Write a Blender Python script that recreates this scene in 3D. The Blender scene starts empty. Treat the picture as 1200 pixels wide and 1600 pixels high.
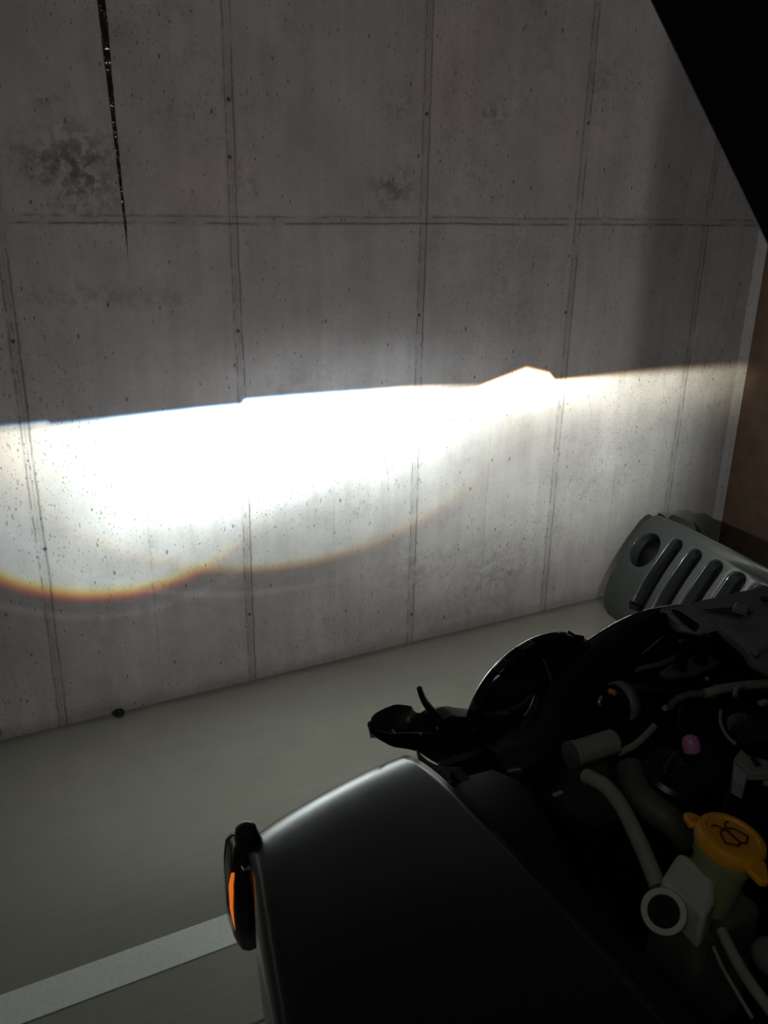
import bpy, bmesh, math, random
from mathutils import Vector, Matrix
random.seed(4)
SC = bpy.context.scene
COL = SC.collection

# ------------------------------------------------------------------ camera
FPX, PITCH, ROLL, YAW, CAM_H = 1331.4, .353674, -.0192863, .4809416, 1.552
cy, sy, cp, sp = math.cos(YAW), math.sin(YAW), math.cos(PITCH), math.sin(PITCH)
CF = Vector((sy*cp, cy*cp, -sp))
_r = Vector((cy, -sy, 0)); _d = CF.cross(_r)
CR = _r*math.cos(ROLL) + _d*math.sin(ROLL)
CD = _d*math.cos(ROLL) - _r*math.sin(ROLL)
CO = Vector((0, 0, CAM_H))
cam_data = bpy.data.cameras.new('camera')
cam = bpy.data.objects.new('camera', cam_data); COL.objects.link(cam)
cam.matrix_world = Matrix(((CR.x, -CD.x, -CF.x, CO.x), (CR.y, -CD.y, -CF.y, CO.y), (CR.z, -CD.z, -CF.z, CO.z), (0, 0, 0, 1)))
cam_data.sensor_fit = 'VERTICAL'; cam_data.sensor_height = 36; cam_data.lens = FPX/1600*36
cam_data.clip_start = .02
SC.camera = cam

def at(px, py, x=None, y=None, z=None):
    """world point on the sight line of a photo pixel, at a known x, y or height"""
    D = CF*FPX + CR*(px-600) + CD*(py-800)
    t = (z-CAM_H)/D.z if z is not None else (y/D.y if y is not None else x/D.x)
    return CO + D*t

# ------------------------------------------------------------------ world, exposure
SC.view_settings.view_transform = 'Standard'; SC.view_settings.look = 'None'
SC.view_settings.gamma = 1; SC.view_settings.use_curve_mapping = False
SC.view_settings.exposure = 0.0
W = bpy.data.worlds.new('world'); SC.world = W; W.use_nodes = True
W.node_tree.nodes['Background'].inputs[0].default_value = (.9, .95, 1, 1)
W.node_tree.nodes['Background'].inputs[1].default_value = .014

# ------------------------------------------------------------------ node expressions
class E:
    """a scalar socket with arithmetic"""
    def __init__(s, nt, sock): s.nt, s.s = nt, sock
    def _op(s, op, *a):
        n = s.nt.nodes.new('ShaderNodeMath'); n.operation = op
        for i, v in enumerate((s,)+a):
            if isinstance(v, E): s.nt.links.new(v.s, n.inputs[i])
            else: n.inputs[i].default_value = v
        return E(s.nt, n.outputs[0])
    def __add__(s, o): return s._op('ADD', o)
    __radd__ = __add__
    def __mul__(s, o): return s._op('MULTIPLY', o)
    __rmul__ = __mul__
    def __sub__(s, o): return s._op('SUBTRACT', o)
    def __rsub__(s, o): return (s*-1)+o
    def __truediv__(s, o): return s._op('DIVIDE', o)
    def __neg__(s): return s*-1
    def pw(s, o): return s._op('POWER', o)
    def abs(s): return s._op('ABSOLUTE')
    def exp(s): return s._op('EXPONENT')
    def max(s, o): return s._op('MAXIMUM', o)
    def min(s, o): return s._op('MINIMUM', o)
    def mod(s, o): return s._op('FLOORED_MODULO', o)

def S(a, b, v):            # smoothstep; a may be greater than b; ends may be expressions
    t = (v-a)/(b-a) if not isinstance(a, E) and not isinstance(b, E) else (v-a)/((b-a) if isinstance(b, E) or isinstance(a, E) else b-a)
    t = t.max(0).min(1)
    return t*t*(3-2*t)
def G(v, c, s): return (-(((v-c)/s).pw(2))).exp()
def sq(v): return v*v

# ------------------------------------------------------------------ headlamps (beam with projector cutoff)
WALL_Y = 2.44
def headlamp(name, loc, power, pattern):
    ld = bpy.data.lights.new(name, 'POINT'); ld.energy = power; ld.shadow_soft_size = .006
    ld.use_nodes = True; nt = ld.node_tree; nd = nt.nodes
    em = next(n for n in nd if n.type == 'EMISSION')
    tc = nd.new('ShaderNodeTexCoord'); sx = nd.new('ShaderNodeSeparateXYZ')
    nt.links.new(tc.outputs['Normal'], sx.inputs[0])
    nx, ny, nz = (E(nt, sx.outputs[i]) for i in range(3))
    sg = LAMP_SIGN
    y = (ny*sg).max(.02); u = (nx*sg)/y; v = (nz*sg)/y
    d = WALL_Y-loc[1]
    X = u*d+loc[0]; Z = v*d+loc[2]
    r, g, b = pattern(nt, X, Z)
    foc = (u*u+v*v+1).min(3.5).pw(1.5)*d*d*S(.02, .08, ny*sg)
    cb = nd.new('ShaderNodeCombineXYZ')
    for i, c in enumerate((r, g, b)): nt.links.new((c*foc).s, cb.inputs[i])
    nt.links.new(cb.outputs[0], em.inputs[0]); em.inputs[1].default_value = 1
    o = bpy.data.objects.new(name, ld); o.location = loc; COL.objects.link(o)
    return o
LAMP_SIGN = 1
LAMP_GAIN = 60

def left_pattern(nt, X, Z):
    out = []
    cut = .951+S(.780, .792, X)*.013-S(.9, 1.3, X)*.004-S(1.3, 1.75, X)*.018+S(.1, .75, X)*.007+S(.236, .226, X)*.008
    fr = 1-2*S(1.1, 1.45, X)
    r1 = (sq((X-.42)/.60)+sq((Z-.97)/.555)).pw(.5)
    r2 = (sq((X-.97)/.86)+sq((Z-.97)/.565)).pw(.5)
    for c, (k, tint, rr, rs) in enumerate(((-1, (.93, 1, .98), .020, .96), (0, 1, 0, 1), (1, 1, -.020, 1.04))):
        ce = cut+fr*(.0014*k)
        below = S(ce+.005, ce-.005, Z)
        hot = G(X, .78, .255+.205*S(.66, .95, X))*S(.42, .96, Z).pw(2.2)*6.5+G(X, 1.18, .36)*G(Z, .84, .17)*1.3
        hot2 = G(X, .62, .27)*G(Z, .78, .16)*2.2
        low1 = S(1.045+rr*1.25, .965+rr*1.25, r1)*(.72+.25*(1-r1).max(0))*S(1.0, .35, X)
        low2 = S(1.05+rr*.7, .96+rr*.7, r2)*(.34+.9*(1-r2).max(0))*(.75+.25*S(.2, .7, X))*(.35+.65*S(1.72, 1.42, X))
        edge = S(-.35, .3, X)
        beam = below*(hot+hot2)*(.92, 1.0, 1.0)[c]*(.72+.28*edge)+below*(low1*(.48+.52*S(-.2, .4, X))+low2)*(.91, 1.0, .96)[c]*((.72, .72, .88)[c]+(.28, .28, .12)[c]*edge)
        stray = .085*(1.08, .99, .95)[c]*(.03+.97*S(-1.3, .25, Z))*(1+.35*G(Z, .97, .33))*(.40+.60*S(2.40, 2.24, X))  # the shadow edge towards the right is written into this stray light
        stray = stray*(.22+.78*S(-.8, .75, X))*(.8+.2*S(2.6, 1.2, Z))
        halo = G(X, 1.15, .50)*G(Z, .97, .15)*(.31, .325, .345)[c]
        ghost = (G(r2, 1.16, .02)*.05+G(r1, 1.14, .02)*.035)*(.85, .95, 1.1)[c]*S(.9, .7, Z)*S(1.5, .6, X)
        under = ghost+S(.0, .5, Z)*S(1.0, .9, Z)*.05*S(-.1, .5, X)*S(2.6, 1.2, X)
        out.append(beam+stray+halo+under)
    return out

def right_pattern(nt, X, Z):
    out = []
    peak = (.056-(X-1.83).abs()*.27).max(0)*S(1.60, 1.66, X)*S(1.97, 1.93, X)
    cut = .942+peak-S(1.9, 2.9, X)*.012
    for c in range(3):
        k = (1, .1, -1)[c]
        soft = .004+.022*S(1.9, 2.6, X)
        ce = cut+.0018*k
        below = S(ce+soft, ce-soft, Z)
        hot = G(X, 1.78, .25)*G(Z, .925, .055)*3.6
        mid = G(X, 1.75, .6)*G(Z, .93, .12)*.55
        mid = mid+S(3.5, 2.2, X)*G(Z, .90, .13)*1.05*(.62, .56, .42)[c]
        wide = S(2.96, 2.2, X)*S(.85, 1.75, X)*(.03+.67*S(.02, .75, Z))*S(-1.2, .1, Z)*(.97, 1.0, .93)[c]
        out.append(below*(hot+mid+wide)*S(3.03, 2.91, X))
    return out

gl = bpy.data.lights.new('engine_bay_fill_light', 'AREA'); gl.shape = 'RECTANGLE'; gl.size = 1.2; gl.size_y = .2; gl.energy = 3.5; gl.color = (1, .97, .90)
go = bpy.data.objects.new('engine_bay_fill_light', gl); go.location = (-1.1, -.9, 2.75); COL.objects.link(go)  # added fill light out of view, brightens the engine bay
go.rotation_euler = (Vector((.9, .5, .95))-go.location).to_track_quat('-Z', 'Y').to_euler()
headlamp('left_headlamp_beam', (.665, .875, .89), LAMP_GAIN, left_pattern)
headlamp('right_headlamp_beam', (1.83, .875, .89), LAMP_GAIN, right_pattern)

# ------------------------------------------------------------------ materials
def mat(name, col, rough=.5, metal=0, spec=.5, noise=0, nscale=60, bump=0, coat=0, emis=None, trans=0):
    m = bpy.data.materials.new(name); m.use_nodes = True; nt = m.node_tree
    b = nt.nodes['Principled BSDF']
    b.inputs['Base Color'].default_value = (*col, 1); b.inputs['Roughness'].default_value = rough
    b.inputs['Metallic'].default_value = metal; b.inputs['Specular IOR Level'].default_value = spec
    b.inputs['Coat Weight'].default_value = coat
    if trans: b.inputs['Transmission Weight'].default_value = trans
    if emis: b.inputs['Emission Color'].default_value = (*emis[0], 1); b.inputs['Emission Strength'].default_value = emis[1]
    tc = nt.nodes.new('ShaderNodeTexCoord'); n = nt.nodes.new('ShaderNodeTexNoise')
    n.inputs['Scale'].default_value = nscale; n.inputs['Detail'].default_value = 5
    nt.links.new(tc.outputs['Object'], n.inputs['Vector'])
    mx = nt.nodes.new('ShaderNodeMix'); mx.data_type = 'RGBA'; mx.blend_type = 'MULTIPLY'
    mx.inputs[0].default_value = 1; mx.inputs[6].default_value = (*col, 1)
    mr = nt.nodes.new('ShaderNodeMapRange'); mr.inputs[3].default_value = 1-noise; mr.inputs[4].default_value = 1+noise
    nt.links.new(n.outputs[0], mr.inputs[0]); nt.links.new(mr.outputs[0], mx.inputs[7]); nt.links.new(mx.outputs[2], b.inputs['Base Color'])
    if bump:
        bp = nt.nodes.new('ShaderNodeBump'); bp.inputs['Strength'].default_value = bump; bp.inputs['Distance'].default_value = .002
        nt.links.new(n.outputs[0], bp.inputs['Height']); nt.links.new(bp.outputs[0], b.inputs['Normal'])
    return m

M_paint = mat('black_body_paint', (.012, .014, .016), .34, spec=.5)
M_flare = mat('satin_black_flare', (.004, .005, .006), .26, spec=.35)
M_flare.node_tree.nodes['Principled BSDF'].inputs['Specular Tint'].default_value = (.80, .95, 1, 1)
for k_, v_ in (('Coat Weight', .7), ('Coat Roughness', .21), ('Coat Tint', (.86, .96, 1, 1))): M_flare.node_tree.nodes['Principled BSDF'].inputs[k_].default_value = v_
M_panel = mat('dull_black_panel', (.008, .008, .009), .75, spec=.15)
M_hood = mat('black_hood_paint', (.005, .005, .007), .6, spec=.15)
M_plastic = mat('black_plastic', (.010, .010, .011), .35, noise=.3)
M_gloss = mat('gloss_black_plastic', (.008, .008, .009), .12, noise=.2)
M_dusty = mat('dusty_grey_plastic', (.30, .285, .32), .55, noise=.45, nscale=30)
M_steel = mat('dull_bare_metal', (.42, .43, .40), .42, metal=.6, noise=.3)
M_hose = mat('grey_rubber_hose', (.26, .27, .22), .6, noise=.3)
M_darkhose = mat('dark_rubber_hose', (.09, .09, .08), .6, noise=.3)
M_yellow = mat('yellow_plastic', (.80, .36, .02), .5, noise=.2)
M_bottle = mat('milky_plastic', (.42, .46, .39), .55, noise=.15)
M_pink = mat('pink_plastic', (.55, .22, .40), .4)
M_orange = mat('orange_plastic', (.6, .25, .1), .4)
M_amber = mat('amber_lens', (.9, .16, .01), .15, spec=.6, emis=((1, .20, .015), .6))
M_rubber = mat('tyre_rubber', (.012, .012, .012), .8, noise=.2, bump=.3)
M_grille = mat('grey_grille_paint', (.058, .073, .070), .22, metal=.25, coat=.5)
M_lens = mat('lit_headlamp_lens', (.9, .95, 1), .1, emis=((.9, .97, 1), 6))
M_chrome = mat('chrome_glint', (.8, .8, .8), .15, metal=1)
M_dark = mat('dark_debris_and_hole_shade', (.006, .006, .006), .9)

def concrete_wall():
    m = bpy.data.materials.new('board_formed_concrete'); m.use_nodes = True; nt = m.node_tree; nd = nt.nodes; L = nt.links
    b = nd['Principled BSDF']
    geo = nd.new('ShaderNodeNewGeometry'); sx = nd.new('ShaderNodeSeparateXYZ'); L.new(geo.outputs['Position'], sx.inputs[0])
    X, Z = E(nt, sx.outputs[0]), E(nt, sx.outputs[2])
    def noise(scale, detail=4, rough=.55, sc=(1, 1, 1), off=0, dist=0):
        mp = nd.new('ShaderNodeMapping'); mp.inputs['Scale'].default_value = sc; mp.inputs['Location'].default_value = (off, off*.3, off*.7)
        L.new(geo.outputs['Position'], mp.inputs[0])
        n = nd.new('ShaderNodeTexNoise'); n.inputs['Scale'].default_value = scale; n.inputs['Detail'].default_value = detail
        n.inputs['Roughness'].default_value = rough; n.inputs['Distortion'].default_value = dist
        L.new(mp.outputs[0], n.inputs['Vector']); return E(nt, n.outputs[0])
    flat = nd.new('ShaderNodeCombineXYZ'); L.new(sx.outputs[0], flat.inputs[0]); L.new(sx.outputs[2], flat.inputs[1])
    def holes(scale, size, keep, sc=(1, 1, 1), off=0):
        mp = nd.new('ShaderNodeMapping'); mp.inputs['Scale'].default_value = sc; mp.inputs['Location'].default_value = (off, 0, off)
        mp.inputs['Rotation'].default_value = (0, 0, .3)
        L.new(flat.outputs[0], mp.inputs[0])
        v = nd.new('ShaderNodeTexVoronoi'); v.voronoi_dimensions = '2D'; v.inputs['Scale'].default_value = scale
        L.new(mp.outputs[0], v.inputs['Vector'])
        c = nd.new('ShaderNodeSeparateColor'); L.new(v.outputs['Color'], c.inputs[0])
        rnd = E(nt, c.outputs[0]); d = E(nt, v.outputs['Distance'])
        return S(size*1.15, size*.75, d*(1.0+.8*E(nt, c.outputs[1])))*S(keep-.02, keep+.02, rnd)
    big = noise(1.6, 5); mid = noise(7, 6, .6, off=3); fine = noise(70, 6, .7, off=5); grit = noise(260, 3, .7)
    streak = noise(5, 5, .6, sc=(4.5, 1, .35), off=9)
    tone = .36*(.72+.56*big)*(.76+.48*mid)*(.88+.24*fine)*(.80+.40*streak)*(.92+.16*grit)*(1-.24*S(.46, .70, noise(15, 6, .75, off=51))*S(.42, .66, noise(1.9, 3, off=57)))
    # dark mottled stains where the photo has them
    for (px, py, s1, s2, k) in ((60, 250, .07, .045, .35), (115, 255, .11, .09, .6), (135, 300, .07, .07, .45), (70, 155, .03, .02, .4), (612, 295, .075, .06, .5), (772, 180, .05, .035, .45),
                           (625, 165, .05, .05, .3), (380, 285, .05, .05, .25), (120, 460, .20, .03, .25), (240, 470, .12, .02, .2),
                           (560, 800, .03, .03, .18), (650, 890, .12, .08, .22), (780, 880, .15, .09, .2), (700, 960, .2, .05, .18), (940, 130, .06, .05, .25)):
        p = at(px, py, y=WALL_Y)
        blob = G(X, p.x, s1)*G(Z, p.z, s2)*S(.42, .60, noise(38, 4, .6, off=px*.01))
        tone = tone*(1-blob*k)
    # form joints: pairs of thin raised fins
    wob = (noise(3, 2, off=2)-.5)*.012+(noise(40, 3, off=1)-.5)*.006
    jx = ((X+wob-.17+.305).mod(.61)-.305)
    jz = (Z+wob*.8-1.485)
    brk = S(.33, .52, noise(9, 4, .6, off=11)); brk2 = S(.38, .55, noise(22, 4, .6, off=17))
    lines = (G(jx, .011, .0028)*.75*brk+G(jx, -.010, .0026)*.65*brk2+G(jx, 0, .002)*.35*brk2*brk)
    linez = (G(jz, .009, .0028)*.55*brk2+G(jz, -.009, .0028)*.8*brk)
    joint = (lines+linez).min(1)
    band = (S(.022, .012, jx.abs())+S(.020, .012, jz.abs())).min(1)
    tone = tone*(1-.62*joint)*(1-.09*band)
    # faint sub joints half way between
    jh = ((X+wob*.6-.17).mod(.61)-.305)
    tone = tone*(1-.18*G(jh, .0, .003)*brk2*S(.9, .5, Z))
    # blow holes
    dens = S(.40, .62, noise(2.2, 3, off=21))
    h1 = holes(27, .11, .84, sc=(1.5, .8, 1)); h2 = holes(55, .17, .80, sc=(1.4, .75, 1), off=3); h3 = holes(11, .055, .74, sc=(1.3, .7, 1), off=8)
    h5 = holes(90, .20, .72, sc=(1.2, .8, 1), off=23)
    h4 = holes(36, .20, .90, sc=(1.8, .5, 1), off=13)*dens
    hh = (h1*.6+h2*.55*(.25+.75*dens)+h3*.75+h4*.45+h5*.5*dens).min(1)
    # tie marks on the joints
    for (px, py) in ((357, 155), (359, 245), (372, 517), (667, 178), (655, 492), (884, 488), (20, 533), (70, 858), (920, 192), (390, 960), (643, 960)):
        p = at(px, py, y=WALL_Y)
        hh = hh.max(S(.0066, .004, (sq(X-p.x)+sq(Z-p.z)).pw(.5)))
    tone = tone*(1-.72*hh)
    # base of the wall darker
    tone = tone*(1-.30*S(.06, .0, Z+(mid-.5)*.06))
    # rust: wet streak running down
    sw = (noise(14, 3, off=31)-.5)*.012
    cx = .481-(Z-1.45).max(0)*.026+sw*.4
    wd = S(1.37, 1.50, Z)*.0035+S(1.50, 1.95, Z)*.0040+S(1.75, 2.05, Z)*.0025+(noise(60, 3, off=33)-.5)*.003
    wd = wd.max(.0008)
    wet = S(wd*1.15, wd*.85, (X-cx).abs())*S(1.36, 1.42, Z)
    halo = G(X, .49, .05)*S(1.35, 1.7, Z)*.25
    pinkp = (G(X, .66, .22)*G(Z, 1.66, .16)+G(X, 1.5, .3)*G(Z, 1.9, .3)*.7+G(X, 2.0, .2)*G(Z, 1.75, .2)*.6)*S(.35, .6, big)
    rust2 = G(X, 1.60, .035)*S(1.85, 2.1, Z)*S(.4, .6, streak)*.45
    cb = nd.new('ShaderNodeCombineXYZ')
    stain = (.030, .013, .006)
    for i, k in enumerate((1.0, .985, .965)):
        hk = (1, .93, .84)[i]; pk = (1.03, .90, .97)[i]; rk = (1.0, .72, .55)[i]
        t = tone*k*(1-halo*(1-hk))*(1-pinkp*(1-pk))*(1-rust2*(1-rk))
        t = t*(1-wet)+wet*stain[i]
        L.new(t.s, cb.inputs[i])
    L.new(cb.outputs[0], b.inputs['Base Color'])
    rg = (.80+.0*wet)*(1-wet)+wet*.07
    L.new(rg.s, b.inputs['Roughness'])
    L.new((.35+.5*wet).s, b.inputs['Specular IOR Level'])
    hgt = joint*.9+fine*.25+grit*.12-hh*1.6+wet*(.6+14*noise(32, 2, .5, off=41))
    bp = nd.new('ShaderNodeBump'); bp.inputs['Strength'].default_value = .55; bp.inputs['Distance'].default_value = .003
    L.new(hgt.s, bp.inputs['Height']); L.new(bp.outputs[0], b.inputs['Normal'])
    return m

def floor_mat():
    m = bpy.data.materials.new('brushed_concrete_floor'); m.use_nodes = True; nt = m.node_tree; nd = nt.nodes; L = nt.links
    b = nd['Principled BSDF']
    geo = nd.new('ShaderNodeNewGeometry'); sx = nd.new('ShaderNodeSeparateXYZ'); L.new(geo.outputs['Position'], sx.inputs[0])
    X, Y = E(nt, sx.outputs[0]), E(nt, sx.outputs[1])
    def noise(scale, detail=4, rough=.55, sc=(1, 1, 1), off=0):
        mp = nd.new('ShaderNodeMapping'); mp.inputs['Scale'].default_value = sc; mp.inputs['Location'].default_value = (off, off*.3, 0)
        L.new(geo.outputs['Position'], mp.inputs[0])
        n = nd.new('ShaderNodeTexNoise'); n.inputs['Scale'].default_value = scale; n.inputs['Detail'].default_value = detail
        n.inputs['Roughness'].default_value = rough
        L.new(mp.outputs[0], n.inputs['Vector']); return E(nt, n.outputs[0])
    big = noise(1.5, 5); mid = noise(9, 5, .6, off=4); brush = noise(30, 4, .6, sc=(.12, 3.2, 1), off=6); grit = noise(300, 3, .7)
    tone = .30*(.82+.36*big)*(.90+.20*mid)*(.90+.20*brush)*(.70+.60*grit)
    crack = G(Y+(mid-.5)*.02, 1.21, .004)
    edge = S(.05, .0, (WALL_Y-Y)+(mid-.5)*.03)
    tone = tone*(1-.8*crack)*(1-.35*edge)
    cb = nd.new('ShaderNodeCombineXYZ')
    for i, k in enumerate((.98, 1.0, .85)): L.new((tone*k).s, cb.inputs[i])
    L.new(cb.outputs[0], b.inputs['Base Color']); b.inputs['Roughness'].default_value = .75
    b.inputs['Specular IOR Level'].default_value = .3
    bp = nd.new('ShaderNodeBump'); bp.inputs['Strength'].default_value = .35; bp.inputs['Distance'].default_value = .002
    L.new((brush*.6+grit*.6-crack*2).s, bp.inputs['Height']); L.new(bp.outputs[0], b.inputs['Normal'])
    return m
M_wall = concrete_wall(); M_floor = floor_mat()
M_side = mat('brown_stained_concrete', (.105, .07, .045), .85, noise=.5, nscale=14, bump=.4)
M_line = mat('worn_white_line_paint', (.80, .88, .81), .7, noise=.18, nscale=220, bump=.3)

# ------------------------------------------------------------------ mesh helpers
def obj(name, bm, m, parent=None, smooth=True, bevel=0, angle=35):
    """link one bmesh given in world coordinates as ONE object"""
    me = bpy.data.meshes.new(name)
    off = parent['_o'] if parent is not None and '_o' in parent else (0, 0, 0)
    bmesh.ops.recalc_face_normals(bm, faces=bm.faces[:])
    bmesh.ops.translate(bm, vec=Vector(off)*-1, verts=bm.verts[:])
    bm.to_mesh(me); bm.free()
    me.materials.append(m)
    for p in me.polygons: p.use_smooth = smooth
    if smooth:
        me.set_sharp_from_angle(angle=math.radians(angle))
    o = bpy.data.objects.new(name, me); COL.objects.link(o)
    if parent is not None: o.parent = parent; o['_o'] = tuple(off)
    if bevel:
        md = o.modifiers.new('bevel', 'BEVEL'); md.width = bevel; md.segments = 3; md.limit_method = 'ANGLE'; md.angle_limit = math.radians(30)
    return o
def thing(name, loc, label, cat, group=None):
    o = bpy.data.objects.new(name, None); COL.objects.link(o); o.location = loc; o.empty_display_size = .1
    o['_o'] = tuple(loc); o['label'] = label; o['category'] = cat
    if group: o['group'] = group
    return o
def box(bm, c, s, rot=None):
    r = bmesh.ops.create_cube(bm, size=1); M = Matrix.Translation(Vector(c)) @ ((rot or Matrix()).to_4x4()) @ Matrix.Diagonal((*s, 1))
    bmesh.ops.transform(bm, matrix=M, verts=r['verts']); return r['verts']
def frame_to(dirv, up=(0, 0, 1)):
    z = Vector(dirv).normalized(); x = Vector(up).cross(z)
    if x.length < 1e-4: x = Vector((1, 0, 0))
    x.normalize(); y = z.cross(x)
    return Matrix(((x.x, y.x, z.x), (x.y, y.y, z.y), (x.z, y.z, z.z)))
def lathe(bm, base, axis, prof, n=40, cap=True, sx=1.0):
    """prof = [(radius, height)] along axis"""
    R = frame_to(axis); rings = []
    for r, h in prof:
        ring = [bm.verts.new(Vector(base)+R @ Vector((r*sx*math.cos(2*math.pi*k/n), r*math.sin(2*math.pi*k/n), h))) for k in range(n)]
        rings.append(ring)
    for a, b in zip(rings, rings[1:]):
        for k in range(n): bm.faces.new((a[k], a[(k+1) % n], b[(k+1) % n], b[k]))
    if cap:
        bm.faces.new(rings[0][::-1]); bm.faces.new(rings[-1])
def spline(pts, n=8):
    P = [Vector(p) for p in pts]; out = []
    for i in range(len(P)-1):
        p0 = P[max(i-1, 0)]; p1 = P[i]; p2 = P[i+1]; p3 = P[min(i+2, len(P)-1)]
        for k in range(n):
            t = k/n
            out.append(.5*((2*p1)+(p2-p0)*t+(2*p0-5*p1+4*p2-p3)*t*t+(3*p1-p0-3*p2+p3)*t**3))
    out.append(P[-1]); return out
def tube(bm, pts, r, n=14, smooth=8, rib=0):
    Q = spline(pts, smooth) if smooth else [Vector(p) for p in pts]
    rings = []; prev = None
    for i, p in enumerate(Q):
        d = (Q[min(i+1, len(Q)-1)]-Q[max(i-1, 0)]).normalized()
        if prev is None: x = d.orthogonal().normalized()
        else: x = (prev-d*prev.dot(d)).normalized()
        prev = x; y = d.cross(x)
        f = i/(len(Q)-1); rr = r if not isinstance(r, (tuple, list)) else r[0]+(r[1]-r[0])*f
        if rib: rr *= 1+rib*(i % 2)
        rings.append([bm.verts.new(p+(x*math.cos(2*math.pi*k/n)+y*math.sin(2*math.pi*k/n))*rr) for k in range(n)])
    for a, b in zip(rings, rings[1:]):
        for k in range(n): bm.faces.new((a[k], a[(k+1) % n], b[(k+1) % n], b[k]))
    bm.faces.new(rings[0][::-1]); bm.faces.new(rings[-1])
def prism(bm, pts, vec):
    """closed outline pushed along vec"""
    a = [bm.verts.new(Vector(p)) for p in pts]; b = [bm.verts.new(Vector(p)+Vector(vec)) for p in pts]
    n = len(pts); bm.faces.new(a[::-1]); bm.faces.new(b)
    for k in range(n): bm.faces.new((a[k], a[(k+1) % n], b[(k+1) % n], b[k]))
def loft(bm, rows, thick=None, close=False):
    """surface through rows of points, given a thickness vector field"""
    V = [[bm.verts.new(Vector(p)) for p in r] for r in rows]
    for a, b in zip(V, V[1:]):
        for k in range(len(a)-1): bm.faces.new((a[k], a[k+1], b[k+1], b[k]))
    return V
def solid(o, t, off=-1):
    md = o.modifiers.new('solid', 'SOLIDIFY'); md.thickness = t; md.offset = off; return o
def new(): return bmesh.new()
def struct(o): o['kind'] = 'structure'; return o

# ------------------------------------------------------------------ the setting
CX = 2.897
bm = new(); box(bm, ((CX-2.5)/2-.0, WALL_Y+.1, 1.45), (CX+2.5+.1, .2, 2.9)); struct(obj('wall_front', bm, M_wall, smooth=False))
bm = new()
prism(bm, [(CX-.004, WALL_Y+.004, 0), (CX+.028, WALL_Y-.028, 0), (CX+.06, WALL_Y-.028, 0), (CX+.06, WALL_Y+.004, 0)], (0, 0, 2.9)); struct(obj('trim_1', bm, M_wall, smooth=False))
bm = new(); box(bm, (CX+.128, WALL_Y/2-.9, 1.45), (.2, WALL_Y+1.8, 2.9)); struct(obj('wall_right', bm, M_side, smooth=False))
bm = new(); box(bm, (.31, .0, -.05), (5.7, 5.3, .1)); struct(obj('floor', bm, M_floor, smooth=False))
bm = new(); box(bm, (.0, 1.457, .0012), (3.8, .088, .0024)); o = obj('painted_line', bm, M_line, smooth=False, bevel=.0008)
o['label'] = 'white painted parking bay line on the concrete floor left of the car'; o['category'] = 'floor marking'
bm = new(); bmesh.ops.create_icosphere(bm, subdivisions=2, radius=1)
for v in bm.verts: v.co = Vector((.334+v.co.x*.014*(1+.3*random.random()), 2.414+v.co.y*.015, 0.0125+v.co.z*.0135*(1+.15*random.random())))
for v in bm.verts: v.co.z = max(v.co.z, 0)
o = obj('debris_lump', bm, M_dark, smooth=False); o['label'] = 'small black lump lying where the concrete wall meets the floor'; o['category'] = 'debris'

# ------------------------------------------------------------------ loose grille leaning in the corner
GB = Vector((2.235, 2.385, .028)); GU = Vector((-.11, -1, 0)).normalized()
GV = (Vector((2.48, 2.385, .365))-GB).normalized(); GN = GU.cross(GV)   # GN points to the viewer's side
if GN.x > 0: GN = -GN
def g3(u, v, w=0): return GB+GU*u+GV*v+GN*w
grille = thing('car_grille', (2.25, 1.9, 0), 'loose grey seven-slot car grille leaning in the corner behind the car', 'grille')
def curve_slab(outer, holes, half, bev):
    cu = bpy.data.curves.new('slab', 'CURVE'); cu.dimensions = '2D'; cu.fill_mode = 'BOTH'; cu.extrude = half; cu.bevel_depth = bev; cu.bevel_resolution = 3
    for loop in [outer]+holes:
        s = cu.splines.new('POLY'); s.points.add(len(loop)-1); s.use_cyclic_u = True
        for p, q in zip(s.points, loop): p.co = (q[0], q[1], 0, 1)
    ob = bpy.data.objects.new('tmp', cu); COL.objects.link(ob)
    dg = bpy.context.evaluated_depsgraph_get(); me = bpy.data.meshes.new_from_object(ob.evaluated_get(dg))
    bm = new(); bm.from_mesh(me); bpy.data.objects.remove(ob); bpy.data.curves.remove(cu); bpy.data.meshes.remove(me)
    bmesh.ops.remove_doubles(bm, verts=bm.verts[:], dist=1e-5)
    return bm
def rr(cx, cyy, w, h, r, n=6):
    out = []
    for (sx_, sy_, a0) in ((1, 1, 0), (-1, 1, 90), (-1, -1, 180), (1, -1, 270)):
        for k in range(n+1):
            a = math.radians(a0+90*k/n); out.append((cx+sx_*(w/2-r)+r*math.cos(a), cyy+sy_*(h/2-r)+r*math.sin(a)))
    return out
GW = 1.125
half_out = [(.10, -.030), (.035, .0), (.006, .05), (.0, .12), (-.004, .30), (-.002, .375), (.012, .402), (.035, .413), (.2, .424), (.35, .424)]
outer = half_out+[(GW-u, v) for u, v in half_out[::-1]]
slots = [rr(.225+.1125*k, .212, .086, .330, .040) for k in range(7)]
circ = lambda c, v, r, n=40: [(c+r*math.cos(2*math.pi*k/n), v+r*math.sin(2*math.pi*k/n)) for k in range(n)]
lampholes = [circ(.095, .270, .082), circ(GW-.095, .270, .082)]
gbulge = lambda u, v: .030*(1-((u-.56)/.56)**2)-.035*((v-.22)/.22)**2*(1 if v < .22 else .6)
bm = curve_slab(outer, slots+lampholes, .010, .008)
bmesh.ops.triangulate(bm, faces=bm.faces[:])
bmesh.ops.subdivide_edges(bm, edges=[e for e in bm.edges if e.calc_length() > .06], cuts=2)
for v in bm.verts:
    c = v.co.copy(); v.co = g3(c.x, c.y, c.z*1.0+gbulge(c.x, c.y))
obj('grille_shell', bm, M_grille, grille, angle=50)
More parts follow.
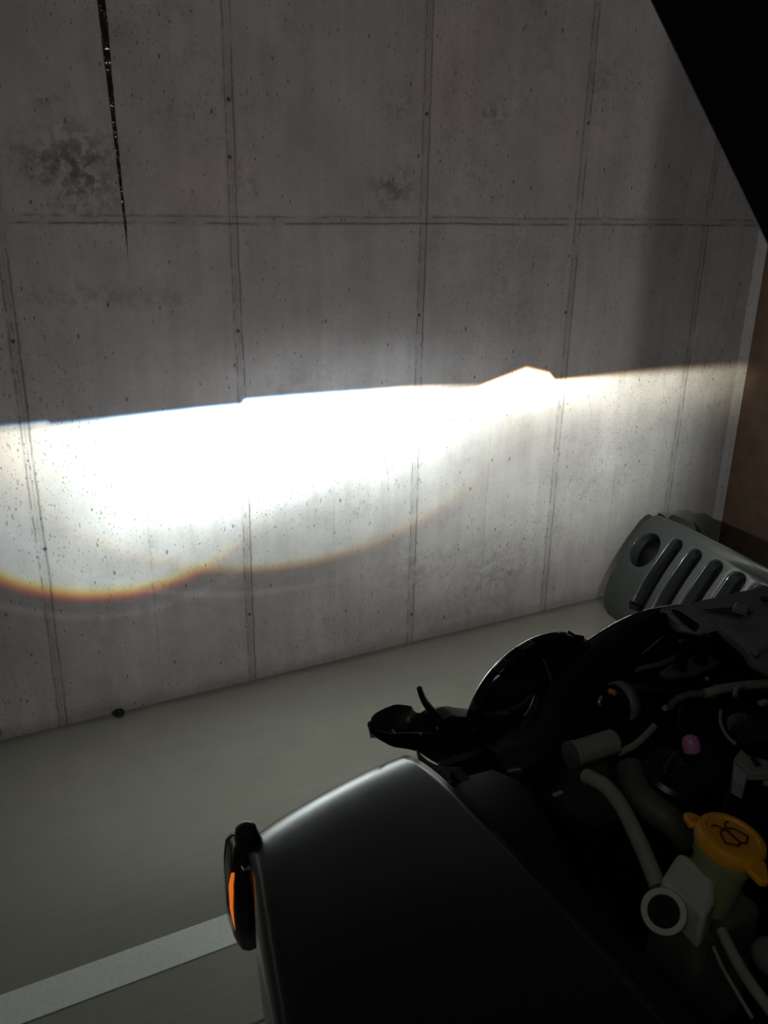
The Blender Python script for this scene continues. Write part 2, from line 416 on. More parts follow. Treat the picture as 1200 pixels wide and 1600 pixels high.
bm = new()                                                    # outer skirt giving the shell its depth
ring = [(u, v) for u, v in outer]; cu_, cv_ = .56, .2
rows = [[g3(cu_+(u-cu_)*k, cv_+(v-cv_)*k2, w+gbulge(u, v)) for u, v in ring+[ring[0]]] for k, k2, w in ((.985, .965, .012), (1.004, 1.006, .0), (1.012, 1.02, -.03), (1.012, 1.02, -.05))]
loft(bm, rows); solid(obj('grille_edge', bm, M_grille, grille, angle=60), .004, 1)
for sl in slots:                                              # deep slot walls
    bm = new(); c0 = (sum(p[0] for p in sl)/len(sl), sum(p[1] for p in sl)/len(sl))
    rows = [[g3(c0[0]+(u-c0[0])*k, c0[1]+(v-c0[1])*kv, w+gbulge(u, v)) for u, v in sl+[sl[0]]] for k, kv, w in ((1.10, 1.03, .013), (.98, .995, .006), (.86, .96, -.018), (.80, .95, -.045))]
    loft(bm, rows); o = solid(obj('slot_surround', bm, M_grille, grille, angle=70), .002, 1)
    bm = new(); prism(bm, [g3(c0[0]+(u-c0[0])*.84, c0[1]+(v-c0[1])*.96, -.048+gbulge(*c0)) for u, v in sl], GN*-.004); obj('slot_mesh', bm, M_plastic, o, smooth=False)
for c in (.095, GW-.095):
    bm = new(); rows = []
    for k, w in ((1.10, .013), (1.04, .012), (.99, .004), (.93, -.02), (.90, -.05)):
        rows.append([g3(c+(u-c)*k, .270+(v-.270)*k, w+gbulge(u, v)) for u, v in circ(c, .270, .082, 41)[:41]+[circ(c, .270, .082, 41)[0]]])
    loft(bm, rows); o = solid(obj('headlamp_opening', bm, M_grille, grille, angle=70), .002, 1)
    bm = new(); prism(bm, [g3(u, v, -.052+gbulge(c, .270)) for u, v in circ(c, .270, .078)], GN*-.004); obj('backing_disc', bm, M_plastic, o, smooth=False)
bm = new()
prism(bm, [g3(.055, .424, -.06), (g3(.065, .452, -.06)), g3(.12, .458, -.06), g3(.145, .450, -.06), g3(.19, .462, -.06), g3(.215, .448, -.06), g3(.21, .424, -.06)], GN*.035)
obj('mounting_bracket', bm, M_plastic, grille, bevel=.004)
bm = new(); prism(bm, [g3(.22, .425, -.055), g3(.22, .436, -.055), g3(.78, .436, -.055), g3(.78, .425, -.055)], GN*.03)
obj('top_flange', bm, M_plastic, grille, bevel=.003)
bm = new()
for u in (.28, .85):
    bm = new(); box(bm, g3(u, -.028, -.02), (.03, .05, .03), frame_to(GV))
    for v in bm.verts: v.co.z = max(v.co.z, 0)
    obj('foot_tab', bm, M_plastic, grille, smooth=False)

# ------------------------------------------------------------------ the car
car = thing('car', (1.25, -.4, 0), 'black off-road car facing the lit wall, grille off, hood raised, engine bay open', 'car')
# --- fender flare
def flare(sgn, cxm, name='fender_flare'):
    bm = new()
    prof = [(.690, .80), (.702, .86), (.698, .90), (.684, .935), (.660, .960), (.628, .977), (.588, .988), (.53, .994), (.46, .997), (.36, .998), (.2, .995), (.0, .985), (-.3, .96), (-.6, .90), (-.75, .80)]
    rows = []
    for i, (y, z) in enumerate(prof):
        lk = .4 if y > .6 else 1
        xo = .186-.22*max(0, .63-y)+.5*max(0, .95-z)*(y > .6) if y > .3 else .1134-.08*min(.5, .3-y)
        xi = .40
        row = []
        ny = max(0, min(1, (y-.56)/.1))            # nose: the front falls away outward
        for k, (f, dz) in enumerate(((0, -.075), (0, -.035), (.004, -.016), (.014, -.004), (.03, 0), (.08, .003), (.16, .005), (.24, .004), (.30, 0))):
            x = xo+f*(xi-xo)/.30
            yy = y-.035*ny*(1-k/8)**2 if k > 1 else y-.045*ny
            yy += .045*ny*((x-.17)/.25)
            row.append((x, yy, z+(dz*lk if dz < 0 else dz)+.006*ny*((x-.17)/.23)))
        rows.append(row)
    if sgn < 0: rows = [[(2*cxm-x, y, z) for x, y, z in r] for r in rows]
    loft(bm, rows)
    o = obj(name, bm, M_flare, car, angle=80)
    md = o.modifiers.new('sub', 'SUBSURF'); md.levels = 2; md.render_levels = 2
    solid(o, .006, -1)
    return o
CARX = 1.2475
fl = flare(1, CARX); fr_ = flare(-1, CARX)
# rounded end knob and side marker lamp
bm = new(); lathe(bm, (.203, .652, .90), (-.10, .0, 1), [(.010, 0), (.0125, .02), (.0125, .066), (.010, .076), (.004, .080)], 24); obj('corner_cap', bm, M_plastic, fl)
mk = None
for sgn in (1, -1):
    fx = lambda x: x if sgn > 0 else 2*CARX-x
    host = fl if sgn > 0 else fr_
    bm = new()
    pts_o = [(.652+(y-.56)*.45, z) for y, z in [(.600, .955), (.618, .952), (.630, .925), (.628, .885), (.618, .85), (.60, .838), (.54, .838), (.50, .85), (.488, .89), (.50, .94), (.53, .955)]]
    rows = []
    cy0, cz0 = .652, .895
    for k, dx in ((1.0, 0), (1.0, -.010), (.93, -.018), (.7, -.023), (.35, -.025), (.02, -.0255)):
        rows.append([(fx(.196+dx*.8-.05*(.68-(cy0+(y-cy0)*k))), cy0+(y-cy0)*k, cz0+(z-cz0)*k) for y, z in pts_o+[pts_o[0]]])
    loft(bm, rows); m1 = solid(obj('side_marker_lamp', bm, M_gloss, car, angle=60), .002)
    bm = new(); prism(bm, [(fx(.174), .636, .943), (fx(.172), .640, .925), (fx(.172), .640, .895), (fx(.175), .636, .870), (fx(.175), .6345, .870), (fx(.172), .637, .90), (fx(.172), .634, .922)], (.004 if sgn > 0 else -.004, 0, 0))
    obj('amber_lens', bm, M_amber, m1, bevel=.001)['label'] = 'amber lens strip'
# --- body panels
bm = new()
rows = []
for (y, zt) in ((.68, .80), (.695, .88), (.685, .92), (.66, .945), (.61, .965), (.54, .98), (.45, .985), (.2, .995), (-.3, 1.03), (-.75, 1.06)):
    q = max(0, min(1, (y-.50)/.08)); w_ = .055+.065*q
    rows.append([(.385, y-.01, zt-.12), (.387, y, zt-.03), (.385+w_*.2, y, zt-.008), (.385+w_*.45, y, zt), (.385+w_*.85, y-.004, zt), (.385+w_*.97, y-.01, zt-.01), (.385+w_, y-.02, zt-.16)])
loft(bm, rows); o = solid(obj('fender_panel', bm, M_panel, car, angle=60), .004)
bm = new(); loft(bm, [[(2*CARX-x, y, z) for x, y, z in r] for r in rows]); solid(obj('fender_panel', bm, M_panel, car, angle=60), .004)
# grey nose scoop at the joint between flare and bracket
bm = new()
a = [at(652, 1172, y=.70), at(668, 1188, y=.69), at(690, 1197, y=.68), at(722, 1198, y=.675)]
b_ = [at(663, 1192, y=.68), at(673, 1214, y=.67), at(684, 1222, y=.662), at(712, 1221, y=.66)]
mid = [(p+q)/2+Vector((0, -.004, -.014)) for p, q in zip(a, b_)]
loft(bm, [spline(a, 6), spline(mid, 6), spline(b_, 6)]); solid(obj('nose_scoop', bm, mat('grey_scoop', (.11, .125, .12), .5), car, angle=80), .003)
bm = new(); tube(bm, b_[1:], .0018, 8); obj('scoop_rim', bm, M_steel, car)
# engine bay tub, firewall, bulkheads
bm = new(); box(bm, (CARX, .0, .52), (1.42, 1.35, .03)); obj('engine_bay_floor', bm, M_plastic, car, smooth=False)
bm = new(); box(bm, (CARX, -.62, .84), (1.44, .05, .62)); obj('firewall', bm, M_paint, car, smooth=False, bevel=.01)
for sgn in (1, -1):
    X0 = .446 if sgn > 0 else 2*CARX-.446
    bm = new(); box(bm, (X0, .02, .74), (.012, 1.30, .42)); obj('inner_fender', bm, M_plastic, car, smooth=False)
# engine block lump with cover, mostly in the dark
bm = new(); box(bm, (CARX+.02, -.12, .72), (.50, .62, .34)); box(bm, (CARX+.02, -.12, .905), (.40, .50, .05)); obj('engine_block', bm, M_plastic, car, bevel=.03)
# hood
bm = new()
hA = Vector((.39, 0., 1.15)); hd = (at(1020, 0, x=.55)-hA); hB = hA+hd*1.32
lat = Vector((1, 0, 0)); nrm = hd.cross(lat).normalized()
hp = []
for t in (0, .15, .4, .7, .9, .97, 1.0):
    l = hA+hd*1.32*t; rgt = Vector((2*CARX-l.x, l.y, l.z)); row = []
    row.append(l-nrm*(-.03)*(-1)); 
    for k in (0, .015, .04, .15, .3, .5, .7, .85, .96, .985, 1):
        e = math.sin(math.pi*k)**.5*.045; row.append(l.lerp(rgt, k)-nrm*(e))
    row.append(rgt-nrm*.03)
    row = row[1:-1]
    hp.append(row)
loft(bm, hp)
n_up = -nrm
o = solid(obj('hood', bm, M_hood, car, angle=50), .003)
# wheels
for wx, wy in ((.245, .07), (2*CARX-.245, .07)):
    bm = new(); lathe(bm, (wx-.11, wy, .40), (1, 0, 0), [(.24, .0), (.33, .0), (.385, .02), (.40, .05), (.40, .17), (.385, .20), (.33, .22), (.24, .22)], 48); w_ = obj('tyre', bm, M_rubber, car)
    bm = new(); lathe(bm, (wx-.095, wy, .40), (1, 0, 0), [(.05, .02), (.12, .03), (.20, .05), (.235, .0), (.238, .19), (.06, .17)], 32); obj('rim', bm, M_plastic, w_)
bm = new(); tube(bm, [(.34, .07, .40), (2*CARX-.34, .07, .40)], .04, 16, 0); obj('axle', bm, M_plastic, car)
for sx_ in (.72, 2*CARX-.72):
    bm = new(); box(bm, (sx_, .05, .47), (.09, 1.4, .12)); obj('frame_rail', bm, M_plastic, car, bevel=.01)

# --- headlamp buckets
def headlamp_unit(c, full):
    bm = new()
    lathe(bm, c, (0, 1, 0), [(.020, -.030), (.055, -.030), (.085, -.024), (.104, -.008), (.112, -.004), (.118, .0), (.120, .010), (.114, .014), (.104, .010), (.10, .004)], 56)
    h = obj('headlamp_housing', bm, M_gloss, car, angle=50)
    bm = new(); lathe(bm, (c[0], c[1]+.003, c[2]), (0, 1, 0), [(.098, .0), (.092, .010), (.06, .018), (.0, .02)], 48, cap=False); obj('lens', bm, M_lens, h)
    bm = new(); tube(bm, [Vector(c)+Vector((.1195*math.cos(k*.1), .012, .1195*math.sin(k*.1))) for k in range(64)], .0014, 8, 0); obj('rim_glint_ring', bm, M_chrome, h)  # added chrome ring imitates the thin bright line on the rim
    for a in (70, 108, 128, 160, 200, 250, 320):
        A = math.radians(a); d = Vector((math.cos(A), 0, math.sin(A)))
        bm = new(); R = frame_to(d, (0, 1, 0)); box(bm, Vector(c)+d*.121+Vector((0, -.002, 0)), (.020, .016, .011), R)
        obj('mounting_tab', bm, M_gloss, h, bevel=.002)
    for a in (150, 185, 100):
        A = math.radians(a); d = Vector((math.cos(A), 0, math.sin(A)))
        bm = new(); tube(bm, [Vector(c)+d*.075+Vector((0, -.029, 0)), Vector(c)+d*.103+Vector((0, -.012, 0))], .0016, 8, 0); obj('rib', bm, M_chrome, h)
    return h
hl = headlamp_unit((.665, .79, .885), True); headlamp_unit((2*CARX-.665, .79, .885), False)

# --- bracket with prong beside the left headlamp
bk = None
Yb = .72
outl = [(578, 1128), (582, 1117), (600, 1107), (619, 1100), (643, 1103), (647, 1112), (655, 1115), (664, 1109), (686, 1104), (700, 1103), (716, 1107), (729, 1107), (734, 1118), (743, 1134)]
low = [(578, 1128), (580, 1143), (594, 1155), (613, 1167), (640, 1171), (655, 1175), (672, 1187), (690, 1197), (712, 1201), (728, 1196), (738, 1175), (743, 1134)]
far = [at(x, y, y=.83) for x, y in outl]; near = [at(x, y, y=.77) for x, y in low]
bm = new()
# dish: far wall, near wall and a floor between
L_far = spline(far, 3); n = len(L_far)
def resample(P, n):
    Ls = [0]
    for a, b in zip(P, P[1:]): Ls.append(Ls[-1]+(b-a).length)
    out = []
    for k in range(n):
        s = Ls[-1]*k/(n-1)
        for i in range(len(P)-1):
            if s <= Ls[i+1]+1e-9: break
        out.append(P[i].lerp(P[i+1], (s-Ls[i])/max(1e-9, Ls[i+1]-Ls[i])))
    return out
A_ = resample(far, 30); B_ = resample(near, 30)
rimn = [at(x, y, y=.775) for x, y in [(578, 1130), (590, 1143), (612, 1148), (640, 1146), (668, 1147), (700, 1146), (725, 1143), (743, 1136)]]
C_ = resample(rimn, 30)
A_[0] = C_[0].copy(); B_[0] = C_[0].copy()
fl_ = [(a+c)/2+Vector((0, 0, -.022)) for a, c in zip(A_, C_)]
fl_[0] = (A_[0]+C_[0])/2; fl_[-1] = (A_[-1]+C_[-1])/2
loft(bm, [A_, [a.lerp(f, .5)+Vector((0, 0, -.004)) for a, f in zip(A_, fl_)], fl_, [c.lerp(f, .5)+Vector((0, 0, -.004)) for c, f in zip(C_, fl_)], C_, [c.lerp(b, .5) for c, b in zip(C_, B_)], B_])
bk = solid(obj('lamp_bracket', bm, M_plastic, car, angle=45), .003)
bm = new(); tube(bm, [a for a in C_], .0016, 8, 0); obj('bracket_rim', bm, M_plastic, bk)
bm = new()
tube(bm, [at(655, 1075, y=.80), at(662, 1093, y=.80), at(672, 1108, y=.80), at(688, 1128, y=.80)], (.0036, .0062), 10); obj('prong', bm, M_plastic, bk)
bm = new(); prism(bm, [at(664, 1110, y=.82), at(690, 1102, y=.82), at(730, 1106, y=.82), at(742, 1132, y=.82), at(735, 1160, y=.82), at(690, 1160, y=.82), at(668, 1140, y=.82)], (0, -.03, 0)); obj('bracket_block', bm, M_plastic, bk, bevel=.003)
for (x, y, w) in ((615, 1143, 7), (657, 1147, 4), (683, 1138, 3)):
    p = at(x, y, y=.768); bm = new(); box(bm, p, (w*.0011, .002, .002), frame_to((1, 0, .25))); obj('clip', bm, M_steel, bk)  # steel bits stand for bright floor seen through holes in the bracket

# --- radiator shroud sweeping from beside the headlamp up to the crossmember
zA = lambda t: .905+.095*min(1, t*1.9)
Apx = [(752, 1168), (800, 1137), (826, 1110), (838, 1082), (852, 1055), (880, 1028), (920, 1000), (960, 975), (1000, 957), (1045, 947), (1078, 945)]
Az = [.90, .915, .93, .945, .957, .968, .978, .986, .992, .996, .998]
Bpx = [(790, 1210), (835, 1195), (868, 1170), (880, 1140), (893, 1110), (915, 1085), (950, 1062), (985, 1040), (1010, 1020), (1035, 1000), (1068, 981)]
Bz = [.90, .915, .925, .932, .938, .942, .946, .950, .952, .956, .962]
A3 = [at(x, y, z=z+.0) for (x, y), z in zip(Apx, Az)]; B3 = [at(x, y, z=z) for (x, y), z in zip(Bpx, Bz)]
As, Bs = spline(A3, 6), spline(B3, 6)
bm = new(); rows = []
down = [p+Vector((-.004, .012, -.02)) for p in As]; down2 = [p+Vector((-.006, .014, -.12)) for p in As]
rows = [down2, down, As]
for k in (.15, .4, .7, .92): rows.append([a.lerp(b, k)+Vector((0, 0, .012*math.sin(math.pi*k))) for a, b in zip(As, Bs)])
rows.append(Bs); rows.append([p+Vector((.004, -.004, -.015)) for p in Bs]); rows.append([p+Vector((.01, 0, -.15)) for p in Bs])
loft(bm, rows); sh = solid(obj('radiator_shroud', bm, M_plastic, car, angle=50), .004)
bm = new(); tube(bm, As[10:], .0014, 8, 0); obj('shroud_edge_glint', bm, M_chrome, sh)  # chrome tube on the plastic edge imitates its bright glint
bm = new(); tube(bm, [p+Vector((0, 0, .004)) for p in Bs[46:]], (.0014, .0026), 8, 0); obj('inner_edge_glint', bm, M_chrome, sh)  # second chrome tube, imitates the highlight along the inner edge
bm = new(); box(bm, at(993, 948, z=.99), (.02, .012, .006), frame_to((1, .2, .3))); obj('clip', bm, M_plastic, sh, bevel=.001)

# --- top crossmember, a long pressed panel running to the other headlamp
near_px = [(1040, 962), (1062, 978), (1094, 985), (1120, 978), (1140, 994), (1163, 1013), (1175, 1032), (1215, 1052)]
near3 = [at(x, y, z=.985) for x, y in near_px]
far_px = [(1035, 950), (1078, 945), (1098, 938), (1125, 932), (1150, 926), (1170, 922), (1195, 917), (1230, 912)]
far3 = [at(x, y, z=1.0) for x, y in far_px]
endn = Vector((2*CARX-.75, near3[-1].y-.01, .985)); endf = Vector((2*CARX-.75, far3[-1].y+.0, 1.0))
near3 += [near3[-1].lerp(endn, k) for k in (.33, .66, 1)]; far3 += [far3[-1].lerp(endf, k) for k in (.33, .66, 1)]
bm = new(); rows = [[p+Vector((0, .006, -.05)) for p in far3], [p+Vector((0, .004, -.006)) for p in far3], far3]
for k, dz in ((.2, .002), (.45, -.002), (.7, .003), (.9, .002)): rows.append([a.lerp(b, k)+Vector((0, 0, dz)) for a, b in zip(far3, near3)])
rows += [near3, [p+Vector((0, -.003, -.006)) for p in near3], [p+Vector((0, .002, -.012)) for p in near3]]
loft(bm, rows); cm = solid(obj('crossmember', bm, M_dusty, car, angle=30), .003)
bm = new()
box(bm, at(1158, 953, z=1.008), (.022, .020, .012), Matrix.Rotation(.5, 3, 'Z')); obj('clip', bm, M_dusty, cm, bevel=.002)
bm = new(); prism(bm, [at(1098, 953, z=1.0055), at(1150, 949, z=1.0055), at(1178, 958, z=1.0055), at(1155, 964, z=1.0055)], (0, 0, .001)); obj('dark_slot', bm, M_plastic, cm, smooth=False)
bm = new(); prism(bm, [at(1050, 955, z=1.004), at(1060, 957, z=1.004), at(1092, 978, z=.994), at(1086, 986, z=.99), at(1068, 975, z=.99)], (0, 0, .003)); obj('seam_strap', bm, M_gloss, cm, smooth=False)
bm = new(); lathe(bm, at(1196, 938, z=1.002), (0, 0, 1), [(.006, 0), (.008, .003), (.0085, .003), (.006, .0035)], 20); obj('hole_rim', bm, M_plastic, cm)
bm = new(); tube(bm, [at(1176, 1022, z=.992), at(1200, 1010, z=.996), at(1240, 1000, z=.996)], .004, 10); obj('crossmember_bead', bm, M_dusty, cm)
bm = new(); box(bm, at(1181, 1022, z=.999), (.007, .007, .004)); obj('bolt', bm, M_steel, cm, bevel=.001)
# lower radiator face and black void
bm = new(); box(bm, (CARX, .70, .70), (.95, .04, .36)); obj('radiator', bm, M_plastic, car, smooth=False)
bm = new(); box(bm, (CARX, .655, .56), (1.35, .06, .08)); obj('lower_crossmember', bm, M_plastic, car, bevel=.01)

bm = new(); box(bm, (CARX, .655, .885), (1.36, .16, .015)); obj('sight_shield', bm, M_plastic, car, smooth=False)  # added plate, hides the bright floor behind the latch posts
bm = new(); box(bm, (CARX, .742, .70), (1.55, .012, .40)); obj('light_leak_panel', bm, M_plastic, car, smooth=False)  # added panel, keeps leaking lamplight out of the bay
bm = new(); box(bm, (CARX, .800, .76), (.86, .010, .42)); obj('front_gap_cover', bm, M_plastic, car, smooth=False)  # added cover over a gap where lit floor showed through
# --- hood latch posts on their plate
bm = new(); prism(bm, [at(1030, 1050, z=.945), at(1050, 1036, z=.945), at(1105, 1020, z=.945), at(1125, 1035, z=.945), at(1085, 1052, z=.945), at(1045, 1056, z=.945)], (0, 0, -.006))
lp = obj('latch_plate', bm, M_darkhose, car, bevel=.001)
for (bx, by, tx, ty) in ((1062, 1045, 1068, 993), (1095, 1036, 1100, 982)):
    p0 = at(bx, by, z=.945); p1 = Vector((p0.x+.004, p0.y+.002, .985))
    bm = new(); lathe(bm, p0, (p1-p0), [(.010, 0), (.010, .004), (.007, .006), (.0072, .016), (.0085, .017), (.0085, .021), (.007, .022), (.0072, .034), (.009, .035), (.009, .041), (.005, .044)], 20); obj('latch_post', bm, M_gloss, lp)
bm = new(); tube(bm, [at(960, 1062, z=.93), at(1000, 1045, z=.94), at(1030, 1038, z=.945), at(1055, 1028, z=.948)], .004, 10); obj('bracket_arm', bm, M_darkhose, lp)
bm = new(); tube(bm, [at(965, 1042, z=.95), at(985, 1030, z=.95)], .0025, 8, 0); obj('clip', bm, M_steel, car)

# --- headlamp plug
p = at(965, 1100, z=.935); ax = (at(1040, 1080, z=.93)-p).normalized()
bm = new(); lathe(bm, p-ax*.006, ax, [(.020, .0), (.026, .002), (.0265, .016), (.0215, .020), (.0205, .042), (.018, .056)], 32); pg = obj('headlamp_plug', bm, M_gloss, car)
bm = new()
arc = []
side = ax.cross(Vector((0, 0, 1))).normalized(); upv = side.cross(ax)
for a in range(-20, 150, 10):
    A = math.radians(a); arc.append(p+ax*.004+(side*-math.cos(A)*-1+upv*math.sin(A)*1)*.0275)
rows = [[q-ax*.007 for q in arc], [q+ax*.009 for q in arc]]; loft(bm, rows); solid(obj('plug_collar', bm, mat('grey_collar', (.16, .17, .20), .5, noise=.3), pg), .003, 0)
bm = new(); tube(bm, [at(952, 1079, z=.962), at(962, 1084, z=.962)], .0035, 10, 0); obj('plug_seal', bm, M_orange, pg)
bm = new(); tube(bm, [at(940, 1088, z=.95), at(936, 1097, z=.945), at(938, 1102, z=.94)], .0022, 8); obj('plug_clip', bm, M_steel, pg)
bm = new(); tube(bm, [p+ax*.05, at(1040, 1085, z=.93), at(1065, 1100, z=.92), at(1060, 1150, z=.9)], .009, 14); obj('plug_cable', bm, M_gloss, pg)
bm = new(); lathe(bm, at(1038, 1108, z=.94), (-.2, -.5, .8), [(.0035, 0), (.0045, .002), (.004, .005), (.001, .006)], 16); obj('bolt', bm, M_steel, car)
# braided hose and refrigerant pipe
bm = new(); tube(bm, [at(1044, 1108, z=.93), at(1056, 1094, z=.94), at(1075, 1086, z=.945), at(1098, 1084, z=.948), at(1116, 1087, z=.945)], .0045, 12, 10, rib=.18); obj('corrugated_hose', bm, M_darkhose, car)
bm = new(); tube(bm, [at(1100, 1084, z=.95), at(1130, 1076, z=.955), at(1165, 1071, z=.955), at(1215, 1067, z=.955), at(1290, 1060, z=.95)], .0062, 14); rp = obj('coolant_pipe', bm, M_hose, car)
bm = new(); tube(bm, [at(1148, 1088, z=.955), at(1152, 1076, z=.96), at(1162, 1072, z=.96)], .0035, 10); obj('pipe_clip', bm, M_steel, rp)
for (x, y) in ((1092, 1050), (1105, 1060), (1118, 1072)):
    bm = new(); box(bm, at(x, y, z=.935), (.006, .005, .004), Matrix.Rotation(x*.3, 3, 'Z')); obj('wire_clip', bm, M_dusty, car, bevel=.001)
# filler neck cylinder and hose
a, b = at(893, 1179, z=.95), at(962, 1157, z=.952); ax = (b-a).normalized()
bm = new(); lathe(bm, a, ax, [(.013, 0), (.0155, .001), (.0155, .006), (.0145, .007), (.0145, (b-a).length-.004), (.011, (b-a).length)], 32); tk = obj('washer_pump_cylinder', bm, M_hose, car)
bm = new(); lathe(bm, a-ax*.004, ax, [(.012, 0), (.016, .001), (.016, .004)], 28); obj('end_cap', bm, M_darkhose, tk)
bm = new(); prism(bm, [at(900, 1200, z=.94), at(955, 1186, z=.94), at(950, 1215, z=.94), at(912, 1222, z=.94)], (0, 0, -.02)); obj('mount', bm, mat('dark_brown_mount', (.045, .035, .032), .6), tk, bevel=.004)
bm = new(); tube(bm, [at(915, 1212, z=.945), at(945, 1228, z=.95), at(970, 1258, z=.945), at(992, 1300, z=.94), at(1012, 1345, z=.93), at(1028, 1385, z=.92)], .0085, 16); obj('washer_hose', bm, M_hose, car)
bm = new(); tube(bm, [at(968, 1176, z=.94), at(990, 1165, z=.942), at(1008, 1150, z=.944), at(1022, 1135, z=.946)], .0042, 12); obj('thin_pipe', bm, M_hose, car)
bm = new(); tube(bm, [at(985, 1200, z=.92), at(995, 1235, z=.915), at(1020, 1262, z=.91), at(1050, 1285, z=.90), at(1075, 1310, z=.88)], .0165, 18); obj('wide_hose', bm, M_darkhose, car)
# round black cap and pink cap
c = at(1046, 1200, z=.93)
bm = new(); lathe(bm, c-Vector((0, 0, .03)), (.1, -.25, 1), [(.036, 0), (.038, .01), (.038, .026), (.034, .031), (.02, .032), (.018, .028), (.004, .028)], 40); rc = obj('round_cap', bm, M_plastic, car)
bm = new(); box(bm, c+Vector((0, 0, .008)), (.05, .008, .008), Matrix.Rotation(.5, 3, 'Z')); obj('cap_grip', bm, M_plastic, rc, bevel=.003)
p = at(1081, 1174, z=.935)
bm = new(); lathe(bm, p, (.0, .35, .9), [(.010, 0), (.011, .004), (.0105, .012), (.0085, .017), (.004, .0195), (.0005, .02)], 28); obj('pink_cap', bm, M_pink, car)['label'] = 'pink plastic cap'
# black canister on the right
c = at(1180, 1138, z=.945)
bm = new(); lathe(bm, c-Vector((0, 0, .12)), (0, -.1, 1), [(.040, 0), (.040, .11), (.043, .112), (.043, .122), (.036, .126), (.01, .128)], 44); cn = obj('canister', bm, M_gloss, car)
bm = new(); tube(bm, [at(1126, 1110, z=.95), at(1126, 1130, z=.95), at(1136, 1150, z=.948), at(1150, 1163, z=.945)], .0022, 8); obj('canister_strap', bm, M_hose, cn)
bm = new(); box(bm, at(1193, 1098, z=.965), (.014, .008, .005)); obj('canister_tag', bm, M_dusty, cn, bevel=.001)
# grey bracket
bm = new()
prism(bm, [at(1146, 1185, z=.94), at(1158, 1168, z=.94), at(1170, 1180, z=.94), at(1205, 1188, z=.94), at(1235, 1186, z=.94), at(1235, 1206, z=.94), at(1205, 1207, z=.94), at(1172, 1207, z=.94)], (0, 0, -.012))
gb = obj('pipe_bracket', bm, M_hose, car, bevel=.002)
bm = new(); prism(bm, [at(1146, 1190, z=.938), at(1170, 1208, z=.938), at(1163, 1228, z=.93), at(1145, 1218, z=.93)], (0, 0, -.02)); obj('bracket_foot', bm, M_dusty, gb, bevel=.002)
bm = new(); prism(bm, [at(1172, 1184, z=.9425), at(1180, 1183, z=.9425), at(1190, 1196, z=.9425), at(1180, 1198, z=.9425)], (0, 0, .001)); obj('bracket_slot', bm, M_plastic, gb, smooth=False)
bm = new(); tube(bm, [at(1192, 1220, z=.92), at(1230, 1228, z=.92)], .006, 12, 0); obj('bracket_tube', bm, M_dusty, gb)
# --- washer reservoir: milky bottle, side spout, yellow cap
cc = at(1142, 1312, z=.975); axc = Vector((.16, -.10, 1)).normalized()
bm = new(); lathe(bm, cc-axc*.075, axc, [(.026, 0), (.026, .05), (.029, .052), (.029, .058), (.026, .060), (.026, .066)], 40)
bt = obj('washer_reservoir', bm, mat('greenish_milky_plastic', (.24, .27, .13), .5), car)
bm = new()
prism(bm, [at(1060, 1328, z=.95), at(1080, 1335, z=.95), at(1120, 1375, z=.945), at(1118, 1405, z=.94), at(1100, 1432, z=.935), at(1070, 1400, z=.935), at(1030, 1375, z=.94)], (0.0, 0, -.045))
obj('reservoir_tank', bm, M_bottle, bt, bevel=.009)
bm = new(); box(bm, cc-axc*.165+Vector((.03, .0, 0)), (.09, .07, .15)); obj('shaded_lower_tank', bm, M_darkhose, bt, bevel=.012)  # dark colour stands for shade on the lower part of the same bottle
sa = at(1037, 1424, z=.925); sb = at(1082, 1378, z=.935); sax = (sb-sa).normalized(); ca = (CO-sa).normalized()
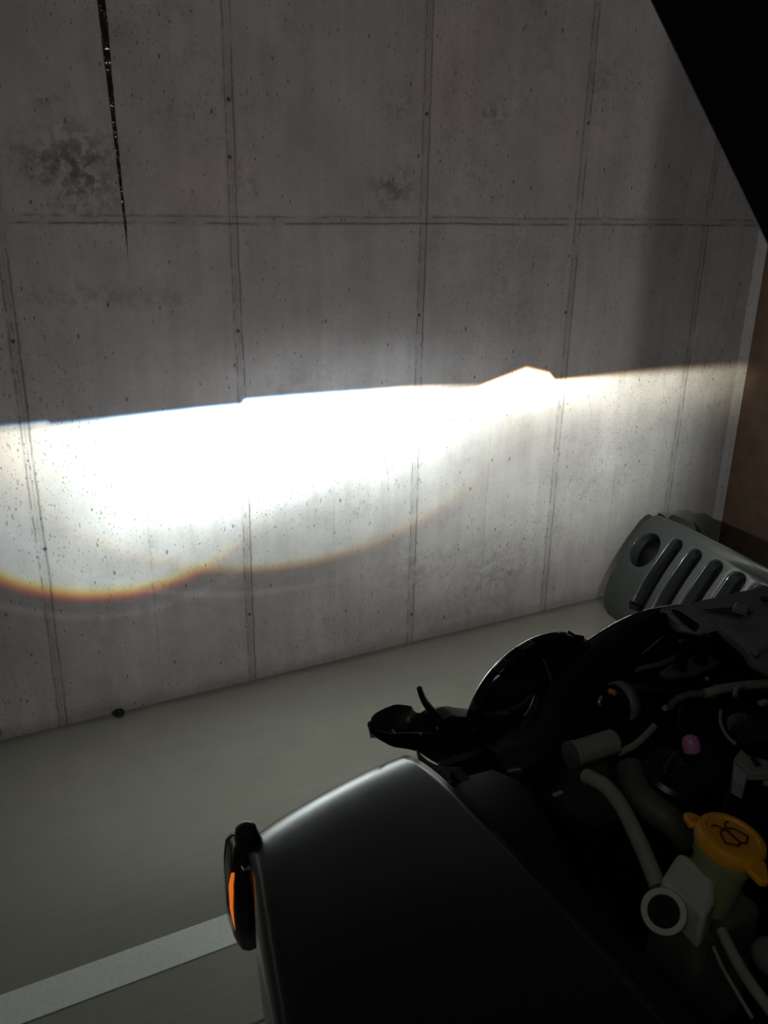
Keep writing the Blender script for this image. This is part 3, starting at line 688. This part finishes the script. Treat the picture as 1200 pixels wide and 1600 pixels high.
# spout: a short wide socket facing back and up towards the filler side
saxis = (Vector((-.55, -.45, .70))).normalized()
bm = new(); lathe(bm, sa-saxis*.034, saxis, [(.018, 0), (.0195, .02), (.0215, .031), (.0205, .035), (.0150, .035), (.0142, .030), (.0135, .008)], 36); so = obj('spout', bm, M_bottle, bt)
bm = new(); lathe(bm, sa-saxis*.024, saxis, [(.0142, 0), (.0142, .016), (.012, .017), (.002, .0165)], 28); obj('spout_hole_shade', bm, M_dark, so)  # black disc imitates the shade inside the open spout
bm = new()
lathe(bm, cc-axc*.010, axc, [(.0325, 0), (.0335, .003), (.0335, .012), (.0315, .0155), (.0265, .0165), (.0245, .014), (.004, .0135)], 48)
yc = obj('yellow_cap', bm, M_yellow, bt, angle=40); yc['label'] = 'yellow ribbed filler cap'
for (x1, y1, x2, y2) in ((1095, 1285, 1074, 1268), (1178, 1345, 1196, 1378)):
    a, b = at(x1, y1, z=.975), at(x2, y2, z=.972); d = (b-a).normalized(); s = d.cross(axc).normalized()
    bm = new(); prism(bm, [a-s*.013, a-s*.009+d*.012, b-s*.004, b+s*.004, a+s*.009+d*.012, a+s*.013, a-d*.006], -axc*.007); obj('cap_tab', bm, M_yellow, yc, bevel=.002)
# embossed wiper-and-spray symbol on the cap
e1 = Vector((1, 0, 0)); e1 = (e1-axc*e1.dot(axc)).normalized(); e2 = axc.cross(e1)
M_symbol = mat('dark_cap_print', (.06, .035, .01), .6)
def capp(x, y): return cc+axc*.0050+e1*x*1.35+e2*y*1.35
bm = new()
fan = [(-.012, -.004), (-.008, .004), (0, .0075), (.008, .004), (.012, -.004)]
tube(bm, [capp(x, y) for x, y in fan], .0011, 8)
tube(bm, [capp(-.012, -.004), capp(-.004, -.009)], .0011, 8, 0); tube(bm, [capp(.012, -.004), capp(.004, -.009)], .0011, 8, 0)
tube(bm, [capp(-.004, -.009), capp(0, -.0075), capp(.004, -.009)], .0011, 8)
tube(bm, [capp(0, -.008), capp(0, .002)], .0012, 8, 0)
for sg_ in (-1, 1): tube(bm, [capp(0, .002), capp(sg_*.004, .011), capp(sg_*.009, .012)], .0010, 8)
obj('wiper_symbol', bm, M_symbol, yc)
# --- lower right tubes
bm = new(); tube(bm, [at(1128, 1455, z=.93), at(1145, 1490, z=.93), at(1165, 1525, z=.93), at(1190, 1560, z=.93), at(1220, 1600, z=.93)], .0052, 12); obj('vacuum_hose', bm, M_hose, car)
bm = new(); tube(bm, [at(1115, 1480, z=.92), at(1128, 1510, z=.92), at(1145, 1540, z=.92), at(1175, 1590, z=.92)], .0018, 8); obj('wire', bm, M_hose, car)
bm = new(); bmesh.ops.create_uvsphere(bm, u_segments=24, v_segments=14, radius=1)
q = at(1208, 1496, z=.93)
for v in bm.verts: v.co = Vector((q.x+v.co.x*.017, q.y+v.co.y*.019, q.z+v.co.z*.016))
obj('rubber_boot', bm, mat('pale_boot', (.12, .14, .11), .6), car)
bm = new(); box(bm, at(872, 1240, z=.997), (.012, .004, .003)); obj('fender_glint', bm, M_dusty, car, bevel=.001)  # pale bit modelled in place of a glint on the panel

for o in list(bpy.data.objects):
    if '_o' in o: del o['_o']
